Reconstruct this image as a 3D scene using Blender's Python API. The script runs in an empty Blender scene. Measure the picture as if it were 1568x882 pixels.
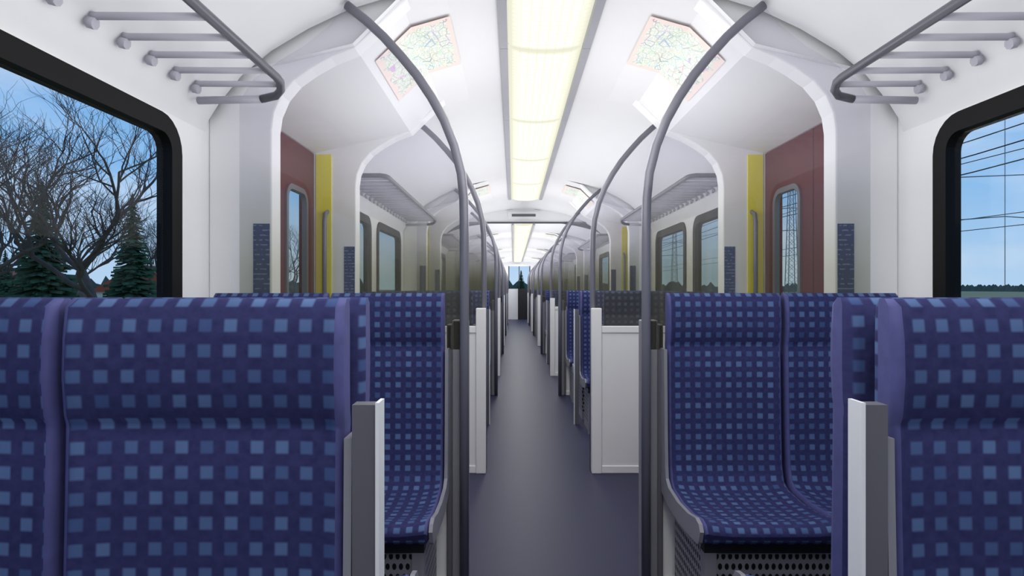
import bpy, bmesh, math, random
from mathutils import Vector
random.seed(7)
scene=bpy.context.scene
scene.view_settings.view_transform='Standard'

# ---------------------------------------------------------------- materials
def lin(r,g,b):
    f=lambda c:(c/255/12.92) if c/255<=0.04045 else ((c/255+0.055)/1.055)**2.4
    return (f(r),f(g),f(b),1)
def newmat(name):
    m=bpy.data.materials.new(name); m.use_nodes=True
    nt=m.node_tree; nt.nodes.clear()
    out=nt.nodes.new('ShaderNodeOutputMaterial')
    return m,nt,out
def N(nt,t,**k):
    n=nt.nodes.new(t)
    for a,b in k.items(): setattr(n,a,b)
    return n
def math_(nt,op,a,b=None,c=None):
    n=nt.nodes.new('ShaderNodeMath'); n.operation=op
    for i,x in enumerate((a,b,c)):
        if x is None: continue
        if isinstance(x,(int,float)): n.inputs[i].default_value=x
        else: nt.links.new(x,n.inputs[i])
    return n.outputs[0]
def mixc(nt,f,a,b):
    n=nt.nodes.new('ShaderNodeMix'); n.data_type='RGBA'
    for s,x in ((n.inputs[0],f),(n.inputs[6],a),(n.inputs[7],b)):
        if isinstance(x,(int,float,tuple)): s.default_value=x
        else: nt.links.new(x,s)
    return n.outputs[2]
def plain(name,col,rough=0.5,metal=0,noise=0.06,nscale=6,bump=0,spec=0.5):
    m,nt,out=newmat(name)
    p=N(nt,'ShaderNodeBsdfPrincipled')
    p.inputs['Roughness'].default_value=rough; p.inputs['Metallic'].default_value=metal
    p.inputs['Specular IOR Level'].default_value=spec
    tc=N(nt,'ShaderNodeTexCoord'); nz=N(nt,'ShaderNodeTexNoise')
    nz.inputs['Scale'].default_value=nscale
    nt.links.new(tc.outputs['Object'],nz.inputs['Vector'])
    d=tuple(c*(1-noise) for c in col[:3])+(1,); l=tuple(min(1,c*(1+noise)) for c in col[:3])+(1,)
    nt.links.new(mixc(nt,nz.outputs[0],d,l),p.inputs['Base Color'])
    if bump:
        b=N(nt,'ShaderNodeBump'); b.inputs['Strength'].default_value=bump
        nt.links.new(nz.outputs[0],b.inputs['Height']); nt.links.new(b.outputs[0],p.inputs['Normal'])
    nt.links.new(p.outputs[0],out.inputs[0])
    return m
M={}
M['white']=plain('white_wall_paint',(0.88,0.885,0.905,1),0.45,noise=0.015)
M['ceil']=plain('ceiling_white',(0.83,0.835,0.86,1),0.55,noise=0.015)
M['panelwhite']=plain('white_panel',(0.88,0.885,0.90,1),0.35,noise=0.015)
M['grey']=plain('shade_strip_grey',lin(160,160,170),0.35,0.1)
M['pole']=plain('pole_grey',lin(112,112,124),0.32,0.1,noise=0.03)
M['rack']=plain('rack_grey',lin(172,172,184),0.35,0.0,noise=0.03)
M['darkrail']=plain('rail_dark',lin(84,84,94),0.3,0.2,noise=0.03)
M['post']=plain('post_grey',lin(140,140,148),0.4,0.0,noise=0.03)
M['frame_grey']=plain('seat_frame_grey',lin(100,100,108),0.5,0,noise=0.03)
M['black']=plain('window_rubber',lin(8,8,10),0.6,spec=.2)
M['dark']=plain('dark_plastic',lin(30,30,36),0.5)
M['maroon']=plain('door_maroon',lin(90,16,20),0.5,noise=0.03,spec=0.12)
M['yellow']=plain('yellow_paint',lin(238,228,6),0.45,noise=0.02,spec=0.2)
M['trimfab']=plain('seat_edge_fabric',lin(74,76,130),0.8,noise=0.2,nscale=40)
M['bark']=plain('bark',lin(92,78,70),0.9,noise=0.3)
M['spruce']=plain('spruce_needles',lin(66,98,68),0.9,noise=0.5,nscale=3)
M['wood']=plain('woodland',lin(72,84,70),0.95,noise=0.5,nscale=0.3)
M['brush']=plain('brushwood',lin(110,94,76),0.95,noise=0.4,nscale=0.6)
M['ground']=plain('field',lin(166,148,98),0.95,noise=0.25,nscale=0.05)
M['roof']=plain('roof_tiles',lin(170,84,60),0.8)
M['house']=plain('house_plaster',lin(235,230,222),0.8)
M['mast']=plain('mast_steel',lin(92,108,112),0.6)

# floor
m,nt,out=newmat('floor_vinyl'); p=N(nt,'ShaderNodeBsdfPrincipled')
tc=N(nt,'ShaderNodeTexCoord'); nz=N(nt,'ShaderNodeTexNoise'); nz.inputs['Scale'].default_value=220
nt.links.new(tc.outputs['Object'],nz.inputs['Vector'])
nt.links.new(mixc(nt,nz.outputs[0],lin(40,41,66),lin(60,61,90)),p.inputs['Base Color'])
p.inputs['Roughness'].default_value=0.42
p.inputs['Specular IOR Level'].default_value=0.18
nt.links.new(p.outputs[0],out.inputs[0]); M['floor']=m

# fabric with squares
m,nt,out=newmat('seat_fabric'); p=N(nt,'ShaderNodeBsdfPrincipled')
uv=N(nt,'ShaderNodeUVMap'); sp=N(nt,'ShaderNodeSeparateXYZ'); nt.links.new(uv.outputs[0],sp.inputs[0])
P=0.0402
a=math_(nt,'DIVIDE',sp.outputs[0],P); b=math_(nt,'DIVIDE',sp.outputs[1],P)
def band(x):
    f=math_(nt,'FRACT',x)
    d=math_(nt,'ABSOLUTE',math_(nt,'SUBTRACT',f,0.5))
    r=N(nt,'ShaderNodeMapRange'); nt.links.new(d,r.inputs[0])
    r.inputs[1].default_value=0.30; r.inputs[2].default_value=0.20
    r.inputs[3].default_value=0; r.inputs[4].default_value=1
    return r.outputs[0]
ba=band(a); bb=band(b)
sq=math_(nt,'MULTIPLY',ba,bb)
cr=math_(nt,'MAXIMUM',ba,bb)
cb=N(nt,'ShaderNodeCombineXYZ'); nt.links.new(math_(nt,'FLOOR',a),cb.inputs[0]); nt.links.new(math_(nt,'FLOOR',b),cb.inputs[1])
wn=N(nt,'ShaderNodeTexWhiteNoise'); nt.links.new(cb.outputs[0],wn.inputs[0])
sqc=mixc(nt,wn.outputs[0],lin(70,92,140),lin(100,128,172))
nz=N(nt,'ShaderNodeTexNoise'); nz.inputs['Scale'].default_value=60; nz.inputs['Detail'].default_value=5; nt.links.new(uv.outputs[0],nz.inputs['Vector'])
base=mixc(nt,nz.outputs[0],lin(38,40,80),lin(66,68,114))
base2=mixc(nt,math_(nt,'MULTIPLY',cr,0.12),base,lin(34,38,76))
nt.links.new(mixc(nt,math_(nt,'MULTIPLY',sq,0.72),base2,sqc),p.inputs['Base Color'])
p.inputs['Roughness'].default_value=0.9; p.inputs['Specular IOR Level'].default_value=0.12
nt.links.new(p.outputs[0],out.inputs[0]); M['fabric']=m

# perforated metal
m,nt,out=newmat('perforated_metal'); p=N(nt,'ShaderNodeBsdfPrincipled')
tc=N(nt,'ShaderNodeTexCoord'); sp=N(nt,'ShaderNodeSeparateXYZ'); nt.links.new(tc.outputs['Object'],sp.inputs[0])
h=math_(nt,'DIVIDE',math_(nt,'ADD',sp.outputs[0],sp.outputs[1]),0.022)
row=math_(nt,'DIVIDE',sp.outputs[2],0.034)
off=math_(nt,'MULTIPLY',math_(nt,'MODULO',math_(nt,'FLOOR',row),2),0.5)
fx=math_(nt,'SUBTRACT',math_(nt,'FRACT',math_(nt,'ADD',math_(nt,'ADD',h,off),100)),0.5)
fz=math_(nt,'SUBTRACT',math_(nt,'FRACT',row),0.5)
dd=math_(nt,'ADD',math_(nt,'MULTIPLY',fx,fx),math_(nt,'MULTIPLY',fz,fz))
hole=math_(nt,'LESS_THAN',dd,0.1)
zr=math_(nt,'MULTIPLY',math_(nt,'GREATER_THAN',sp.outputs[2],0.06),math_(nt,'LESS_THAN',sp.outputs[2],0.33))
hole=math_(nt,'MULTIPLY',hole,zr)
nt.links.new(mixc(nt,hole,lin(150,150,158),lin(14,14,18)),p.inputs['Base Color'])
p.inputs['Roughness'].default_value=0.4; p.inputs['Metallic'].default_value=0.1
nt.links.new(p.outputs[0],out.inputs[0]); M['perf']=m

# partition glass (darker olive low down: a reflective effect put into the tint)
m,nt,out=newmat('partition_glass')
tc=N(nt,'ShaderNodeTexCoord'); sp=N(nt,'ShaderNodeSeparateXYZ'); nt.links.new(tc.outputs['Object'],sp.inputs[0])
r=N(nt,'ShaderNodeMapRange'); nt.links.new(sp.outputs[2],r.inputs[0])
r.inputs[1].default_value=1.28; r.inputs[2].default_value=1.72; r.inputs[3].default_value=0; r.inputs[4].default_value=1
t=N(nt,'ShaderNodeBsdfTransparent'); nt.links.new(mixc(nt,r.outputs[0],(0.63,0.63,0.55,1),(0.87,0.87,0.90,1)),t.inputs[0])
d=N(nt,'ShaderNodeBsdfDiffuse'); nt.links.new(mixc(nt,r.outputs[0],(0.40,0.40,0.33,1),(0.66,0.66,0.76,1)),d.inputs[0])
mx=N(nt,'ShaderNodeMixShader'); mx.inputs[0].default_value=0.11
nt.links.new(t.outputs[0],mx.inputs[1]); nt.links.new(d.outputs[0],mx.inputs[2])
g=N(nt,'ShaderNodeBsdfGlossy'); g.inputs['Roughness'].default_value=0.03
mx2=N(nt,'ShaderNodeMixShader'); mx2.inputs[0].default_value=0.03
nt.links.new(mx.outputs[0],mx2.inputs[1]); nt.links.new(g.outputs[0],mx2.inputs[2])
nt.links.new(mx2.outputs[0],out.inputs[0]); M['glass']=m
# window pane
m,nt,out=newmat('window_glass')
t=N(nt,'ShaderNodeBsdfTransparent'); t.inputs[0].default_value=(0.93,0.95,0.96,1)
g=N(nt,'ShaderNodeBsdfGlossy'); g.inputs['Roughness'].default_value=0.02
mx2=N(nt,'ShaderNodeMixShader'); mx2.inputs[0].default_value=0.015
nt.links.new(t.outputs[0],mx2.inputs[1]); nt.links.new(g.outputs[0],mx2.inputs[2])
nt.links.new(mx2.outputs[0],out.inputs[0]); M['pane']=m
# lamp diffuser
m,nt,out=newmat('lamp_diffuser')
tc=N(nt,'ShaderNodeTexCoord'); sp=N(nt,'ShaderNodeSeparateXYZ'); nt.links.new(tc.outputs['Object'],sp.inputs[0])
def ln(x,pp):
    f=math_(nt,'FRACT',math_(nt,'ADD',math_(nt,'DIVIDE',x,pp),100)); return math_(nt,'LESS_THAN',f,0.16)
grid=math_(nt,'MAXIMUM',ln(sp.outputs[0],0.045),ln(sp.outputs[1],0.045))
ax=math_(nt,'ABSOLUTE',sp.outputs[0])
edge=N(nt,'ShaderNodeMapRange'); nt.links.new(ax,edge.inputs[0]); edge.inputs[1].default_value=0.13; edge.inputs[2].default_value=0.19
e=N(nt,'ShaderNodeEmission')
ay=math_(nt,'ABSOLUTE',sp.outputs[1])
ee=N(nt,'ShaderNodeMapRange'); nt.links.new(ay,ee.inputs[0]); ee.inputs[1].default_value=0.61; ee.inputs[2].default_value=0.655
ed=math_(nt,'MAXIMUM',edge.outputs[0],ee.outputs[0])
c1=mixc(nt,grid,(1,1,0.84,1),(0.86,0.86,0.70,1))
nt.links.new(mixc(nt,ed,c1,(0.70,0.69,0.56,1)),e.inputs[0])
e.inputs[1].default_value=1.2
nt.links.new(e.outputs[0],out.inputs[0]); M['lamp']=m
# map poster
m,nt,out=newmat('map_print'); p=N(nt,'ShaderNodeBsdfPrincipled')
uv=N(nt,'ShaderNodeUVMap')
def vor(scale,rnd_,w):
    vo=N(nt,'ShaderNodeTexVoronoi'); vo.feature='DISTANCE_TO_EDGE'; vo.inputs['Scale'].default_value=scale; vo.inputs['Randomness'].default_value=rnd_
    nt.links.new(uv.outputs[0],vo.inputs['Vector']); return math_(nt,'LESS_THAN',vo.outputs[0],w)
vc=N(nt,'ShaderNodeTexVoronoi'); vc.inputs['Scale'].default_value=9; nt.links.new(uv.outputs[0],vc.inputs['Vector'])
hs=N(nt,'ShaderNodeHueSaturation'); hs.inputs['Saturation'].default_value=0.6; hs.inputs['Value'].default_value=0.85; nt.links.new(vc.outputs['Color'],hs.inputs['Color'])
sp=N(nt,'ShaderNodeSeparateXYZ'); nt.links.new(uv.outputs[0],sp.inputs[0])
cx=math_(nt,'ABSOLUTE',math_(nt,'SUBTRACT',sp.outputs[0],0.5)); cy=math_(nt,'ABSOLUTE',math_(nt,'SUBTRACT',sp.outputs[1],0.5))
nzp=N(nt,'ShaderNodeTexNoise'); nzp.inputs['Scale'].default_value=7; nt.links.new(uv.outputs[0],nzp.inputs['Vector'])
dist=math_(nt,'ADD',math_(nt,'MAXIMUM',cx,cy),math_(nt,'MULTIPLY',nzp.outputs[0],0.25))
inn=math_(nt,'LESS_THAN',dist,0.56)
bg=mixc(nt,inn,lin(240,222,216),lin(234,238,228))
c2=mixc(nt,math_(nt,'MULTIPLY',math_(nt,'MULTIPLY',vor(9,.8,.03),inn),.75),bg,hs.outputs[0])
c3=mixc(nt,math_(nt,'MULTIPLY',math_(nt,'MULTIPLY',vor(24,1,.05),inn),.4),c2,lin(120,165,165))
nt.links.new(c3,p.inputs['Base Color'])
p.inputs['Roughness'].default_value=0.6
nt.links.new(p.outputs[0],out.inputs[0]); M['map']=m
# notice sign
m,nt,out=newmat('notice_print'); p=N(nt,'ShaderNodeBsdfPrincipled')
tc=N(nt,'ShaderNodeTexCoord'); sp=N(nt,'ShaderNodeSeparateXYZ'); nt.links.new(tc.outputs['Object'],sp.inputs[0])
l=math_(nt,'LESS_THAN',math_(nt,'FRACT',math_(nt,'DIVIDE',sp.outputs[2],0.02)),0.28)
nz=N(nt,'ShaderNodeTexNoise'); nz.inputs['Scale'].default_value=70; nt.links.new(tc.outputs['Object'],nz.inputs['Vector'])
l=math_(nt,'MULTIPLY',l,math_(nt,'GREATER_THAN',nz.outputs[0],0.5))
nt.links.new(mixc(nt,l,lin(34,50,112),lin(120,130,170)),p.inputs['Base Color'])
p.inputs['Specular IOR Level'].default_value=.2
nt.links.new(p.outputs[0],out.inputs[0]); M['sign']=m

# ---------------------------------------------------------------- mesh builder
class MB:
    def __init__(s): s.v=[]; s.f=[]; s.mi=[]; s.uv=[]; s.mats=[]; s.sm=[]
    def mat(s,n):
        if n not in s.mats: s.mats.append(n)
        return s.mats.index(n)
    def face(s,idx,mat,uv=None,smooth=False):
        s.f.append(tuple(idx)); s.mi.append(s.mat(mat)); s.uv.append(uv); s.sm.append(smooth)
    def box(s,x0,x1,y0,y1,z0,z1,mat):
        b=len(s.v); x0,x1=min(x0,x1),max(x0,x1)
        for z in (z0,z1):
            for x,y in ((x0,y0),(x1,y0),(x1,y1),(x0,y1)): s.v.append((x,y,z))
        for q in ((0,3,2,1),(4,5,6,7),(0,1,5,4),(1,2,6,5),(2,3,7,6),(3,0,4,7)): s.face([b+i for i in q],mat)
    def prism(s,poly,y0,y1,mat,sx=1):
        b=len(s.v); n=len(poly)
        for y in (y0,y1):
            for x,z in poly: s.v.append((x*sx,y,z))
        s.face([b+i for i in range(n)],mat); s.face([b+n+i for i in reversed(range(n))],mat)
        for i in range(n):
            j=(i+1)%n; s.face([b+i,b+n+i,b+n+j,b+j],mat)
    def tube(s,pts,r,mat,n=10,r2=None,caps=True):
        pts=[Vector(p) for p in pts]; b=len(s.v); up=Vector((0,0,1)); prev=None
        for i,p in enumerate(pts):
            a=pts[max(i-1,0)]; c=pts[min(i+1,len(pts)-1)]
            t=(c-a).normalized()
            if prev is None:
                u=t.cross(up)
                if u.length<1e-3: u=t.cross(Vector((0,1,0)))
            else: u=prev-t*prev.dot(t)
            u.normalize(); prev=u; w=t.cross(u)
            rr=r if r2 is None else r+(r2-r)*i/(len(pts)-1)
            for k in range(n):
                an=2*math.pi*k/n; q=p+(u*math.cos(an)+w*math.sin(an))*rr; s.v.append(tuple(q))
        for i in range(len(pts)-1):
            for k in range(n):
                k2=(k+1)%n; s.face([b+i*n+k,b+i*n+k2,b+(i+1)*n+k2,b+(i+1)*n+k],mat,None,True)
        if caps and n>3:
            s.face([b+k for k in range(n)],mat); s.face([b+(len(pts)-1)*n+k for k in reversed(range(n))],mat)
    def ring(s,x,dx,y0,y1,z0,z1,R,w,mat):
        """rounded rectangular frame in YZ plane"""
        def loop(o,r):
            L=[]
            for cy,cz,a0 in ((y1-o-r,z1-o-r,0),(y0+o+r,z1-o-r,90),(y0+o+r,z0+o+r,180),(y1-o-r,z0+o+r,270)):
                for k in range(7):
                    a=math.radians(a0+15*k); L.append((cy+r*math.cos(a),cz+r*math.sin(a)))
            return L
        A=loop(0,R); B=loop(w,max(R-w,0.03)); n=len(A); b=len(s.v)
        for xx in (x,x+dx):
            for L in (A,B):
                for y,z in L: s.v.append((xx,y,z))
        for i in range(n):
            j=(i+1)%n
            s.face([b+i,b+j,b+n+j,b+n+i],mat); s.face([b+2*n+i,b+3*n+i,b+3*n+j,b+2*n+j],mat)
            s.face([b+i,b+2*n+i,b+2*n+j,b+j],mat); s.face([b+n+i,b+n+j,b+3*n+j,b+3*n+i],mat)
    def mesh(s,name,fixn=True):
        me=bpy.data.meshes.new(name); me.from_pydata(s.v,[],s.f)
        for n in s.mats: me.materials.append(M[n])
        me.polygons.foreach_set('material_index',s.mi); me.polygons.foreach_set('use_smooth',s.sm)
        if any(u for u in s.uv):
            L=me.uv_layers.new(name='UVMap'); 
            for p,u in zip(me.polygons,s.uv):
                if u:
                    for k,li in enumerate(p.loop_indices): L.data[li].uv=u[k]
        if fixn:
            bm=bmesh.new(); bm.from_mesh(me); bmesh.ops.recalc_face_normals(bm,faces=bm.faces); bm.to_mesh(me); bm.free()
        me.update(); return me
    def obj(s,name,parent=None,bevel=0,fixn=True):
        o=bpy.data.objects.new(name,s.mesh(name,fixn)); scene.collection.objects.link(o)
        if parent: o.parent=parent
        if bevel:
            bv=o.modifiers.new('bevel','BEVEL'); bv.width=bevel; bv.segments=2; bv.limit_method='ANGLE'
        return o
def empty(name,loc=(0,0,0)):
    e=bpy.data.objects.new(name,None); scene.collection.objects.link(e); e.location=loc; e.empty_display_size=0.1; return e

# ---------------------------------------------------------------- layout
W=1.42; PER=4.45; YB=-4.94; YE=24.2; YLOW=9.75
comps=[(-0.49+PER*k,2.47+PER*k) for k in range(-1,6)]   # seating bays
comps=[(max(a,YB),min(b,YE)) for a,b in comps]
vests=[(2.47+PER*k,3.96+PER*k) for k in range(-1,5)]
comps=[c for c in comps if c[1]-c[0]>1.0]
seatP=[(0,2.48),(.2,2.48),(.45,2.44),(.63,2.40),(.83,2.34),(1.0,2.26),(1.15,2.17),(1.27,2.07),(1.36,1.96),(1.41,1.88),(1.42,1.84)]
vestP=[(0,2.48),(.2,2.48),(.45,2.44),(.63,2.39),(.82,2.20),(1.1,2.13),(1.42,2.06)]
def low(P): return [(x,z if z<2.1 else 2.1+(z-2.1)*0.5) for x,z in P]

# floor
f=MB(); f.box(-W-.045,W+.045,YB,YE,-0.06,0,'floor'); f.obj('floor')
# ceiling
c=MB()
def sect(P,y0,y1):
    full=[(-x,z) for x,z in reversed(P[1:])]+P
    b=len(c.v); n=len(full)
    for y in (y0,y1):
        for x,z in full: c.v.append((x,y,z))
    for i in range(n-1): c.face([b+i,b+i+1,b+n+i+1,b+n+i],'ceil',None,P[4][1]!=2.20)
def addsect(P,a,b_):
    if a<YLOW<b_: sect(P,a,YLOW); sect(low(P),YLOW,b_)
    elif a>=YLOW: sect(low(P),a,b_)
    else: sect(P,a,b_)
for a,b_ in comps: addsect(seatP,a,b_)
for a,b_ in vests: addsect(vestP,a,b_)
c.box(-1.5,1.5,YB,YE,2.62,2.66,'ceil')
c.obj('ceiling',fixn=False)
# bulkhead
bk=MB(); bk.prism([(-1.0,2.27),(1.0,2.27),(.83,2.36),(.63,2.42),(0,2.5),(-.63,2.42),(-.83,2.36)],YLOW-.05,YLOW,'panelwhite')
bk.box(-.25,.25,YLOW-.075,YLOW-.045,2.32,2.44,'panelwhite')
bk.box(-.19,.19,YLOW-.08,YLOW-.07,2.36,2.40,'frame_grey')
bk.box(-1.0,1.0,YLOW-.07,YLOW-.03,2.25,2.275,'darkrail')
bk.obj('trim_1')
# walls with windows
win=[]
for a,b_ in comps:
    n=2 if b_-a>2.5 else 1
    if n==2: win+= [(a+.16,a+1.37),(a+1.60,a+2.77)]
    else: win+=[(a+.16,a+1.37)]
wn_i=0; dn_i=0
for side,sn in ((-1,'left'),(1,'right')):
    w=MB()
    cuts=[(y0+.035,y1-.035,.85+.035,1.83-.035) for y0,y1 in win]+[(a+.13,b_-.12,0.0,2.06) for a,b_ in vests]
    cuts.sort(); y=YB
    x0,x1=side*W,side*(W+.045)
    for (a,b_,z0,z1) in cuts:
        w.box(x0,x1,y,a,-.06,2.62,'white')
        if z0>0: w.box(x0,x1,a,b_,-.06,z0,'white')
        w.box(x0,x1,a,b_,z1,2.62,'white'); y=b_
    w.box(x0,x1,y,YE,-.06,2.62,'white')
    w.obj('wall_'+sn)
    bb=MB()
    for a,b_ in comps: bb.box(side*(W-.035),side*W,a+.05,b_-.05,0.0,.14,'frame_grey')
    bb.obj('baseboard_'+sn,bevel=.005)
    for y0,y1 in win:
        wn_i+=1; e=empty('window_%d'%wn_i,(side*W,(y0+y1)/2,1.34))
        r=MB(); r.ring(-side*.012,side*.057,-(y1-y0)/2,(y1-y0)/2,-.49,.49,.13,.068,'black'); r.obj('rubber_frame',e)
        g=MB(); hx=(y1-y0)/2-.05; b=0
        g.v=[(side*.005,-hx,-.44),(side*.005,hx,-.44),(side*.005,hx,.44),(side*.005,-hx,.44)]; g.face([0,1,2,3],'pane'); g.obj('pane',e,fixn=False)
    for va,vb in vests:
        dn_i+=1; ya,yb=va+.13,vb-.12; e=empty('door_%d'%dn_i,(side*W,ya,0)); L=(yb-ya)/2
        for k in range(2):
            d=MB(); s0=k*L+.004; s1=(k+1)*L-.004; wy0=s0+.13; wy1=s1-.13; q0,q1=side*.005,side*.045
            d.box(q0,q1,s0,wy0+.025,0.01,2.055,'maroon'); d.box(q0,q1,wy1-.025,s1,0.01,2.055,'maroon')
            d.box(q0,q1,wy0+.025,wy1-.025,0.01,.925,'maroon'); d.box(q0,q1,wy0+.025,wy1-.025,1.775,2.055,'maroon')
            d.ring(-side*.004,side*.03,wy0,wy1,.9,1.8,.09,.03,'frame_grey')
            d.obj('leaf_%d'%(k+1),e)
            g=MB(); g.v=[(side*.03,wy0+.02,.92),(side*.03,wy1-.02,.92),(side*.03,wy1-.02,1.78),(side*.03,wy0+.02,1.78)]; g.face([0,1,2,3],'pane'); g.obj('pane_%d'%(k+1),e,fixn=False)
# end walls
w=MB(); w.box(-W,W,YB-.06,YB,-.06,2.62,'white'); w.obj('wall_back')
w=MB(); wx0,wx1,wz0,wz1=-.36,.50,1.22,2.12
w.box(-W,wx0,YE,YE+.06,-.06,2.62,'white'); w.box(wx1,W,YE,YE+.06,-.06,2.62,'white')
w.box(wx0,wx1,YE,YE+.06,wz1,2.62,'white'); w.box(wx0,wx1,YE,YE+.06,-.06,wz0,'white')
w.box(.02,wx1,YE-.03,YE,0,1.22,'dark')
for x in (wx0,.05,wx1-.03): w.box(x,x+.035,YE-.02,YE+.03,wz0,wz1,'dark')
w.obj('wall_front')

# portals (vestibule arches)
inner=[(1.16,0),(1.16,1.86),(1.15,1.93),(1.12,2.0),(1.07,2.06),(1.0,2.11),(.92,2.155),(.82,2.195)]
def portal(y0,y1,ves,islow):
    e=MB()
    for s in (-1,1):
        P=[(W+.0,0)]+ [(W,2.60),(.60,2.60),(.60,2.40)]+list(reversed(inner))
        if islow: P=[(x,z if z<2.1 or z>2.5 else 2.1+(z-2.1)*.5) for x,z in P]
        e.prism(P,y0,y1,'white',s)
    o=e.obj('vestibule_arch',bevel=.008)
    d=1 if ves>y1 else -1
    yf=y1 if d>0 else y0
    for s in (-1,1):
        q=MB(); q.box(s*1.315,s*1.412,min(yf,yf+d*.006),max(yf,yf+d*.006),0.01,2.05,'yellow'); q.obj('yellow_stripe',o)
        q=MB(); q.tube([(s*1.34,yf,.88),(s*1.34,yf+d*.05,.9),(s*1.34,yf+d*.065,.95),(s*1.34,yf+d*.065,1.62),(s*1.34,yf+d*.05,1.67),(s*1.34,yf,1.69)],.014,'pole'); q.obj('grab_handle',o)
        for yy,dd in ((y0,-1),(y1,1)):
            q=MB(); q.box(s*1.168,s*1.235,min(yy,yy+dd*.004),max(yy,yy+dd*.004),1.0,1.47,'sign'); q.obj('notice',o)
# partitions
poleP=[(.36,0),(.36,1.0),(.36,1.45),(.362,1.56),(.372,1.66),(.40,1.77),(.44,1.87),(.49,1.96),(.55,2.05),(.612,2.125),(.68,2.20),(.75,2.265),(.825,2.325)]
def partition(y,d,islow):
    e=empty('glass_partition',(0,y,0))
    lz=lambda z:(z if z<1.6 or not islow else 1.6+(z-1.6)*.82)
    for s,nm in ((-1,'left'),(1,'right')):
        q=MB()
        pm='panelwhite' if d>0 else 'post'  # grey puts the shaded back of these posts into their colour
        q.box(s*.345,s*.41,-.03,.03,0,1.077,pm)
        if d<0: q.box(s*.41,s*.432,-.03,.03,0,1.06,'frame_grey')
        q.box(s*.41,s*1.155,-.016,.016,.02,.955,'panelwhite')
        for z0,z1 in ((.0,.05),(.915,.96)): q.box(s*.41,s*1.155,-.024,.024,z0,z1,'panelwhite')
        q.box(s*1.115,s*1.155,-.024,.024,.05,.915,'panelwhite')
        q.obj('panel_'+nm,e,bevel=.005)
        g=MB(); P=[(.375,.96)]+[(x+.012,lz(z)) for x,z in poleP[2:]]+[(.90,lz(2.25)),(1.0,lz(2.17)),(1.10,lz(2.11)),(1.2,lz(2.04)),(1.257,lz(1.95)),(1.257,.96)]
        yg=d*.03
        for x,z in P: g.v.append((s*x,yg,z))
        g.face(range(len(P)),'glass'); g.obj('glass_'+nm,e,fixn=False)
        t=MB(); t.tube([(s*x,d*.045,lz(z)) for x,z in poleP],.0185,'pole',n=14)
        t.obj('grab_pole_'+nm,e)
for va,vb in vests:
    il=va>YLOW
    portal(va+.03,va+.13,(va+vb)/2,il); portal(vb-.12,vb-.02,(va+vb)/2,il)
    partition(va-.02,-1,il); partition(vb+.02,1,il)
    for s in (-1,1):
        q=MB(); Pp=[(.455,2.436),(.63,2.386),(.79,2.232)]
        if il: Pp=low(Pp)
        Pp=[(x,z-.008) for x,z in Pp]
        ya,yb=va+.26,va+.84; us=[0,.5,1]
        for x,z in Pp: q.v+= [(s*(x-.004),ya,z),(s*(x-.004),yb,z)]
        for i in range(2): q.face([2*i,2*i+1,2*i+3,2*i+2],'map',[(us[i],0),(us[i],1),(us[i+1],1),(us[i+1],0)])
        q.obj('map_poster',fixn=False)

# ceiling lights
lm=MB(); Lh=.66
prof=[(-.195,.0),(-.185,-.018),(-.13,-.034),(-.06,-.042),(0,-.044),(.06,-.042),(.13,-.034),(.185,-.018),(.195,0)]
ys=[-Lh,-Lh+.012,Lh-.012,Lh]; ks=[.3,1,1,.3]
for y,k in zip(ys,ks):
    for x,z in prof: lm.v.append((x,y,z*k))
n=len(prof)
for j in range(3):
    for i in range(n-1): lm.face([j*n+i,j*n+i+1,(j+1)*n+i+1,(j+1)*n+i],'lamp',None,True)
lm.box(-.235,-.195,-Lh-.006,Lh+.006,-.03,0.004,'grey'); lm.box(.195,.235,-Lh-.006,Lh+.006,-.03,0.004,'grey')  # grey side strips stand in for the soft shadow along the light
lmesh=lm.mesh('ceiling_light',fixn=False)
y=YB+.75
while y+Lh<YE:
    if not (y-Lh<YLOW<y+Lh):
        o=bpy.data.objects.new('ceiling_light',lmesh); scene.collection.objects.link(o)
        o.location=(0,y,2.478 if y<YLOW else 2.288)
        if y>YLOW: o.scale=(.8,1,1)
        y+=1.335
    else: y+=.3
# lamps: ceiling fixtures, plus added fill lights with no visible source
def arealamp(name,y,w_,l_,power,z,rot,x=0):
    L=bpy.data.lights.new(name,'AREA'); L.shape='RECTANGLE'; L.size=w_; L.size_y=l_; L.energy=power; L.color=(1,.99,.98)
    o=bpy.data.objects.new(name,L); scene.collection.objects.link(o); o.location=(x,y,z); o.rotation_euler=rot
for i,(a,b_) in enumerate(comps):
    k=(b_-a)/2.96
    arealamp('fill_uplight',(a+b_)/2,2.3,(b_-a)*.92,15*k,1.60,(math.pi,0,0))  # added unseen fill, floats mid-car to brighten the ceiling
    arealamp('fixture_lamp',(a+b_)/2,.36,(b_-a)*.95,9*k,2.2,(0,0,0))
    for s in (-1,1): arealamp('wall_fill_light',(a+b_)/2,.5,(b_-a)*.9,9.5*k,1.75,(0,-s*math.pi/2,0),s*.02)  # added unseen sideways fill to brighten the walls
for a,b_ in vests:
    arealamp('fill_uplight',(a+b_)/2,1.9,1.2,9,1.60,(math.pi,0,0))
    arealamp('fixture_lamp',(a+b_)/2,.36,1.3,5,2.2,(0,0,0))
    for s in (-1,1): arealamp('wall_fill_light',(a+b_)/2,.5,1.2,4.5,1.75,(0,-s*math.pi/2,0),s*.02)

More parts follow.
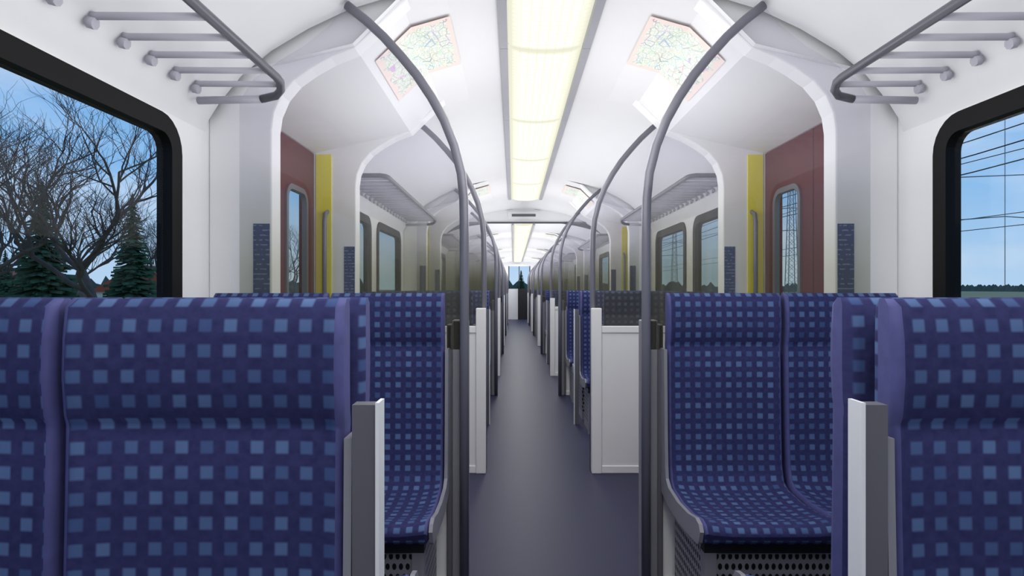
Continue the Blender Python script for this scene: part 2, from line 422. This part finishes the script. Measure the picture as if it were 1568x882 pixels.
# seats
F=[(0.012,1.185),(-.004,1.172),(-.012,1.12),(-.014,1.06),(-.008,1.0),(.003,.986),(.003,.976),(-.003,.966),(-.006,.85),(-.012,.65),(-.02,.52),(-.04,.455),(-.08,.432),(-.2,.422),(-.33,.43),(-.42,.447),(-.455,.44),(-.47,.42)]
B=[(.03,1.185),(.045,1.172),(.05,1.12),(.05,1.06),(.05,1.0),(.05,.986),(.05,.976),(.05,.966),(.05,.85),(.048,.65),(.045,.5),(.02,.40),(-.08,.378),(-.2,.372),(-.33,.378),(-.42,.385),(-.45,.39),(-.462,.4)]
T=[-1,-.985,-.95,-.90,-.6,-.2,.2,.6,.90,.95,.985,1]; K=[.3,.75,1,1,1,1,1,1,1,1,.75,.3]
def one_seat(q,cx,hw=.222):
    b=len(q.v); nP=len(F); arc=[0]
    for i in range(1,nP): arc.append(arc[-1]+math.dist(F[i],F[i-1]))
    for t,k in zip(T,K):
        for i in range(nP):
            f_=Vector(F[i]); b_=Vector(B[i]); mid=(f_+b_)/2
            nn=(f_-b_).normalized(); 
            if i==0: nn=Vector((-1,0))
            e=.016*abs(t)**6 if k==1 else .014
            if i in (5,6) and abs(t)>.9: e+=.005
            pf=mid+(f_-mid)*k+nn*e*(1 if i>0 else .6)
            pb=mid+(b_-mid)*k
            q.v.append((cx+t*hw,pf.x,pf.y)); q.v.append((cx+t*hw,pb.x,pb.y))
    S=2*nP
    for j in range(len(T)-1):
        mt='trimfab' if j in (0,1,9,10) else 'fabric'
        for i in range(nP-1):
            a=b+j*S+2*i; c_=b+(j+1)*S+2*i
            u0,u1=cx+T[j]*hw+10,cx+T[j+1]*hw+10
            q.face([a,c_,c_+2,a+2],mt,[(u0,10-arc[i]),(u1,10-arc[i]),(u1,10-arc[i+1]),(u0,10-arc[i+1])],True)
            q.face([a+1,a+3,c_+3,c_+1],'fabric',[(u0,10-arc[i]),(u0,10-arc[i+1]),(u1,10-arc[i+1]),(u1,10-arc[i])],True)
        for i in (0,nP-1):
            a=b+j*S+2*i; c_=b+(j+1)*S+2*i
            q.face([a,a+1,c_+1,c_],'fabric',[(u0,10),(u0,10.03),(u1,10.03),(u1,10)])
    for j in (0,len(T)-1):
        for i in range(nP-1):
            a=b+j*S+2*i
            q.face([a,a+1,a+3,a+2],'trimfab')
def seat_mesh(aisle,col):
    q=MB()
    one_seat(q,-.229); one_seat(q,.229)
    q.box(-.42,.42,-.36,.0,.0,.372,'perf')
    q.box(-.43,.43,-.40,-.36,.34,.376,'dark')
    for x in (-.43,.39): q.box(x,x+.04,-.40,-.36,0,.34,'post')
    q.box(-.39,.39,-.385,-.365,.0,.34,'perf')
    x0=aisle*.4555; x1=aisle*.468
    idx=[7,8,9,10,11,12,13,14,15,16,17] if col!=2 else [10,11,12,13,14,15,16,17]
    Pf=[(F[i][0]-.020 if i<11 else F[i][0]-.008, F[i][1]+(0 if i<11 else .018)) for i in idx]
    Pb=[(B[i][0],B[i][1]-.0) for i in idx]
    loop=Pf+list(reversed(Pb)); b=len(q.v); n=len(loop)
    for x in (x0,x1):
        for yy,z in loop: q.v.append((x,yy,z))
    q.face([b+i for i in range(n)],'post'); q.face([b+n+i for i in reversed(range(n))],'post')
    for i in range(n):
        j=(i+1)%n; q.face([b+i,b+j,b+n+j,b+n+i],'post')
    if col==1:
        q.box(aisle*.470,aisle*.507,-.03,.0,0,1.02,'frame_grey')
        q.box(aisle*.507,aisle*.513,-.034,.005,0,1.024,'panelwhite')
    return q.mesh('double_train_seat')
SM={(a,c_):seat_mesh(a,c_) for a in (-1,1) for c_ in (0,1,2)}
def seat(side,y,facing,col=0):
    aisle=-side if facing<0 else side
    o=bpy.data.objects.new('double_train_seat',SM[(aisle,col)]); scene.collection.objects.link(o)
    o.location=(side*.887,y,0)
    if facing>0: o.rotation_euler=(0,0,math.pi)
for a,b_ in comps:
    for s in (-1,1):
        seat(s,a+.105,1)
        if b_-a>2.5:
            seat(s,a+1.465,-1,1); seat(s,a+1.63,1,2); seat(s,a+2.87,-1)
# luggage racks
for a,b_ in comps:
    if b_-a<2.5: continue
    for s in (-1,1):
        q=MB(); ya,yb=a+.12,a+2.86
        z=1.965; yy=a+2.75
        while yy>ya+.1:
            q.tube([(s*1.03,yy,z-.002),(s*1.33,yy,z),(s*1.345,yy,z+.002)],.0115,'rack',n=8)
            q.tube([(s*1.335,yy,z-.022),(s*1.356,yy,z-.016)],.017,'rack',n=8)
            yy-=.14
        q.tube([(s*1.35,ya,z),(s*1.06,ya,z),(s*1.03,ya+.03,z),(s*1.02,ya+.07,z),(s*1.02,yb-.18,z),(s*1.022,yb-.14,z-.004),(s*1.035,yb-.10,z-.02),(s*1.06,yb-.08,z-.035),(s*1.12,yb-.07,z-.045)],.0155,'darkrail',n=10)
        q.tube([(s*1.11,yb-.07,z-.045),(s*1.36,yb-.07,z-.05)],.0145,'rack',n=10)
        q.obj('luggage_rack')

# ---------------------------------------------------------------- outside
GZ=-1.1
g=MB(); g.v=[(-1500,-400,GZ),(1500,-400,GZ),(1500,2500,GZ),(-1500,2500,GZ)]; g.face([0,1,2,3],'ground'); g.obj('ground')
def bare_tree_mesh(seed,H,D=6,thick=.014):
    rnd=random.Random(seed); q=MB()
    def br(p,d,L,r,dep):
        pts=[p]; dd=d.copy(); n=4 if dep>2 else 3
        for i in range(n):
            dd=(dd+Vector((rnd.uniform(-.3,.3),rnd.uniform(-.3,.3),rnd.uniform(-.05,.16)))).normalized()
            pts.append(pts[-1]+dd*L/n)
        q.tube(pts,r,'bark',n=5 if dep>2 else 3,r2=r*.62,caps=False)
        if dep==0: return
        k=3 if dep<4 else 4
        for c_ in range(k):
            t=rnd.uniform(.3,1) if c_ else 1
            i=min(int(t*n),n-1); bp=pts[i].lerp(pts[i+1],t*n-i) if t<1 else pts[-1]
            ax=Vector((rnd.uniform(-1,1),rnd.uniform(-1,1),rnd.uniform(-.15,.5))).normalized()
            nd=(dd*.75+ax*rnd.uniform(.5,.95)).normalized()
            br(bp,nd,L*rnd.uniform(.58,.84),r*.56,dep-1)
    br(Vector((0,0,0)),Vector((0,0,1)),H*.28,H*thick,D)
    return q.mesh('bare_tree',fixn=False)
bt=[bare_tree_mesh(3,10,6,.016),bare_tree_mesh(11,10,6,.013),bare_tree_mesh(23,10,6,.013)]
def place(name,me,u,y,scale,rot=0):
    x=-.166+(u-786)/930*y
    o=bpy.data.objects.new(name,me); scene.collection.objects.link(o)
    o.location=(x,y,GZ); o.scale=(scale,)*3; o.rotation_euler=(0,0,rot); return o
for (u,y,sc,k,r) in [(157,20,1.15,0,.3),(-60,18,1.2,1,1),(110,38,1.1,1,4),(245,36,1.0,2,.5),(20,46,1.4,0,1.2),(310,50,1.2,0,5),(450,60,1.1,1,5),(380,55,1.0,2,5)]:
    place('bare_tree',bt[k],u,y,sc,r)
def spruce_mesh(seed,H,Wd):
    rnd=random.Random(seed); q=MB()
    q.tube([(0,0,0),(0,0,H*.98)],H*.015,'bark',n=6,r2=.01)
    z=H*.07
    while z<H*.985:
        t=1-(z/H); R=Wd*t**.85*rnd.uniform(.85,1.08)+.05; nb=int(12+t*16); a0=rnd.uniform(0,6)
        for k in range(nb):
            a=a0+2*math.pi*k/nb+rnd.uniform(-.15,.15); r_=R*rnd.uniform(.7,1.1)
            ca,sa=math.cos(a),math.sin(a); w_=r_*.16+.05; b=len(q.v)
            zz=z+rnd.uniform(-.07,.07)
            for (f_,w,dz) in ((0,.03,.08),(.35,w_*.6,.02),(.7,w_*.8,-.10*r_),(1.0,.01,-.12*r_)):
                for sg in (-1,0,1):
                    q.v.append((ca*r_*f_-sa*w*sg, sa*r_*f_+ca*w*sg, zz+dz-(abs(sg)*.10*r_*f_)))
            for i in range(3):
                for j in range(2):
                    q.face([b+3*i+j,b+3*i+j+1,b+3*i+3+j+1,b+3*i+3+j],'spruce')
        z+=H*.018+t*H*.009
    return q.mesh('spruce_tree',fixn=False)
sm_=[spruce_mesh(1,7,1.8),spruce_mesh(2,7,1.5)]
place('spruce_tree',sm_[0],65,25,.97); place('spruce_tree',sm_[1],203,27,.94,1); place('spruce_tree',sm_[0],8,45,.75,2)
def ridge(name,x0,y0,x1,y1,h,mat,n,seed):
    rnd=random.Random(seed); q=MB(); dx,dy=x1-x0,y1-y0; L=math.hypot(dx,dy); nx,ny=-dy/L,dx/L
    hh=[h*rnd.uniform(.55,1.1) for _ in range(n+1)]
    for i in range(n+1):
        t=i/n; px,py=x0+dx*t,y0+dy*t
        for o_,k in ((-h*.6,0),(-h*.3,.7),(0,1),(h*.3,.7),(h*.6,0)):
            q.v.append((px+nx*o_,py+ny*o_,GZ+hh[i]*k-.05))
    for i in range(n):
        for j in range(4): q.face([5*i+j,5*i+j+1,5*i+5+j+1,5*i+5+j],mat)
    q.obj(name,fixn=False)
ridge('hedge',-75,60,-16,72,2.9,'brush',140,1)
ridge('distant_woodland',330,100,560,800,7.5,'wood',300,2)
ridge('distant_woodland',-260,150,-60,260,7,'wood',160,3)
ridge('distant_woodland',-60,330,560,800,8,'wood',260,4)
ta=bpy.data.objects.new('spruce_tree',sm_[0]); scene.collection.objects.link(ta); ta.location=(.6,60,GZ); ta.scale=(.6,.6,.6)
def house(x,y,w,d,h):
    q=MB(); q.box(-w/2,w/2,-d/2,d/2,0,h,'house')
    b=len(q.v)
    for yy in (-d/2-.3,d/2+.3): q.v+=[(-w/2-.4,yy,h),(w/2+.4,yy,h),(0,yy,h+w*.38)]
    q.face([b,b+1,b+2],'roof'); q.face([b+3,b+5,b+4],'roof'); q.face([b,b+2,b+5,b+3],'roof'); q.face([b+1,b+4,b+5,b+2],'roof')
    for k in (-1,0,1):
        q.box(k*w/4-.5,k*w/4+.5,-d/2-.03,-d/2,h*.4,h*.75,'dark'); q.box(w/2,w/2+.03,k*d/4-.5,k*d/4+.5,h*.4,h*.75,'dark')
    o=q.obj('house'); o.location=(x,y,GZ); o.rotation_euler=(0,0,.3)
house(-31.5,52,6,5,2.1); house(-46,56,6,6,2.0)
def mast_mesh():
    q=MB(); H=10.5
    def wd(z): return .42-.26*z/H
    for sx in (-1,1):
        for sy in (-1,1):
            q.tube([(sx*wd(0),sy*wd(0)*.8,0),(sx*wd(H),sy*wd(H)*.8,H)],.03,'mast',n=4)
    z=0
    while z<H-.6:
        a,b_=wd(z),wd(z+.6)
        for s in (-1,1):
            q.tube([(-a,s*a*.8,z),(b_,s*b_*.8,z+.6)],.014,'mast',n=3); q.tube([(a,s*a*.8,z),(-b_,s*b_*.8,z+.6)],.014,'mast',n=3)
        z+=.6
    for hz,L in ((6.6,3.2),(8.2,3.0)):
        q.tube([(0,0,hz),(-L,0,hz-.25)],.03,'mast',n=5); q.tube([(0,0,hz),(L,0,hz-.25)],.03,'mast',n=5)
    q.tube([(-2.6,0,7.6),(-2.6,0,5.2)],.03,'mast',n=5); q.tube([(2.6,0,7.6),(2.6,0,5.2)],.03,'mast',n=5)
    return q.mesh('catenary_mast')
mm=mast_mesh()
for x,y in ((20,44),(20,76),(20,-12)):
    o=bpy.data.objects.new('catenary_mast',mm); scene.collection.objects.link(o); o.location=(x,y,GZ)
q=MB()
for x,z0,z1 in ((14,1.3,6.6),(14.9,3.0,5.4)):
    q.tube([(x,17.5,z0),(x,17.5,z1)],.012,'mast',n=4)
q.tube([(12,17.5,3.15),(14,17.5,3.3),(17,17.5,3.1)],.014,'mast',n=4); q.tube([(12,17.5,4.4),(17,17.5,4.6)],.014,'mast',n=4)
q.obj('wire_hanger')
for X,Z in ((12,4.4),(12,4.85),(12,5.25),(20,4.25),(20,3.75),(17.4,6.1)):
    q=MB(); q.tube([(X,y,Z-.0+.10*math.cos(y/5)) for y in range(-40,240,4)],.016,'black',n=4); q.obj('overhead_wire')

# ---------------------------------------------------------------- world
w=bpy.data.worlds.new('sky'); scene.world=w; w.use_nodes=True; nt=w.node_tree; nt.nodes.clear()
out=N(nt,'ShaderNodeOutputWorld'); bg=N(nt,'ShaderNodeBackground'); tc=N(nt,'ShaderNodeTexCoord')
sp=N(nt,'ShaderNodeSeparateXYZ'); nt.links.new(tc.outputs['Generated'],sp.inputs[0])
cr=N(nt,'ShaderNodeValToRGB'); nt.links.new(sp.outputs[2],cr.inputs[0])
cr.color_ramp.elements[0].position=0; cr.color_ramp.elements[0].color=lin(176,206,234)
cr.color_ramp.elements[1].position=.55; cr.color_ramp.elements[1].color=lin(100,154,222)
e=cr.color_ramp.elements.new(.16); e.color=lin(132,182,230)
mp=N(nt,'ShaderNodeMapping'); mp.inputs['Scale'].default_value=(2,2,5); nt.links.new(tc.outputs['Generated'],mp.inputs[0])
nz=N(nt,'ShaderNodeTexNoise'); nz.inputs['Scale'].default_value=1.6; nz.inputs['Detail'].default_value=6; nt.links.new(mp.outputs[0],nz.inputs['Vector'])
rr=N(nt,'ShaderNodeMapRange'); nt.links.new(nz.outputs[0],rr.inputs[0]); rr.inputs[1].default_value=.48; rr.inputs[2].default_value=.72; rr.inputs[4].default_value=.6
nt.links.new(mixc(nt,rr.outputs[0],cr.outputs[0],lin(225,232,242)),bg.inputs[0]); bg.inputs[1].default_value=1.1
nt.links.new(bg.outputs[0],out.inputs[0])

# ---------------------------------------------------------------- camera
cd=bpy.data.cameras.new('camera'); cam=bpy.data.objects.new('camera',cd); scene.collection.objects.link(cam)
cam.location=(-.166,0,1.2); cam.rotation_euler=(math.pi/2,0,0)
cd.sensor_width=36; cd.lens=36*930/1568; cd.shift_x=-2/1568; cd.shift_y=2/1568; cd.clip_start=.02; cd.clip_end=3000
scene.camera=cam
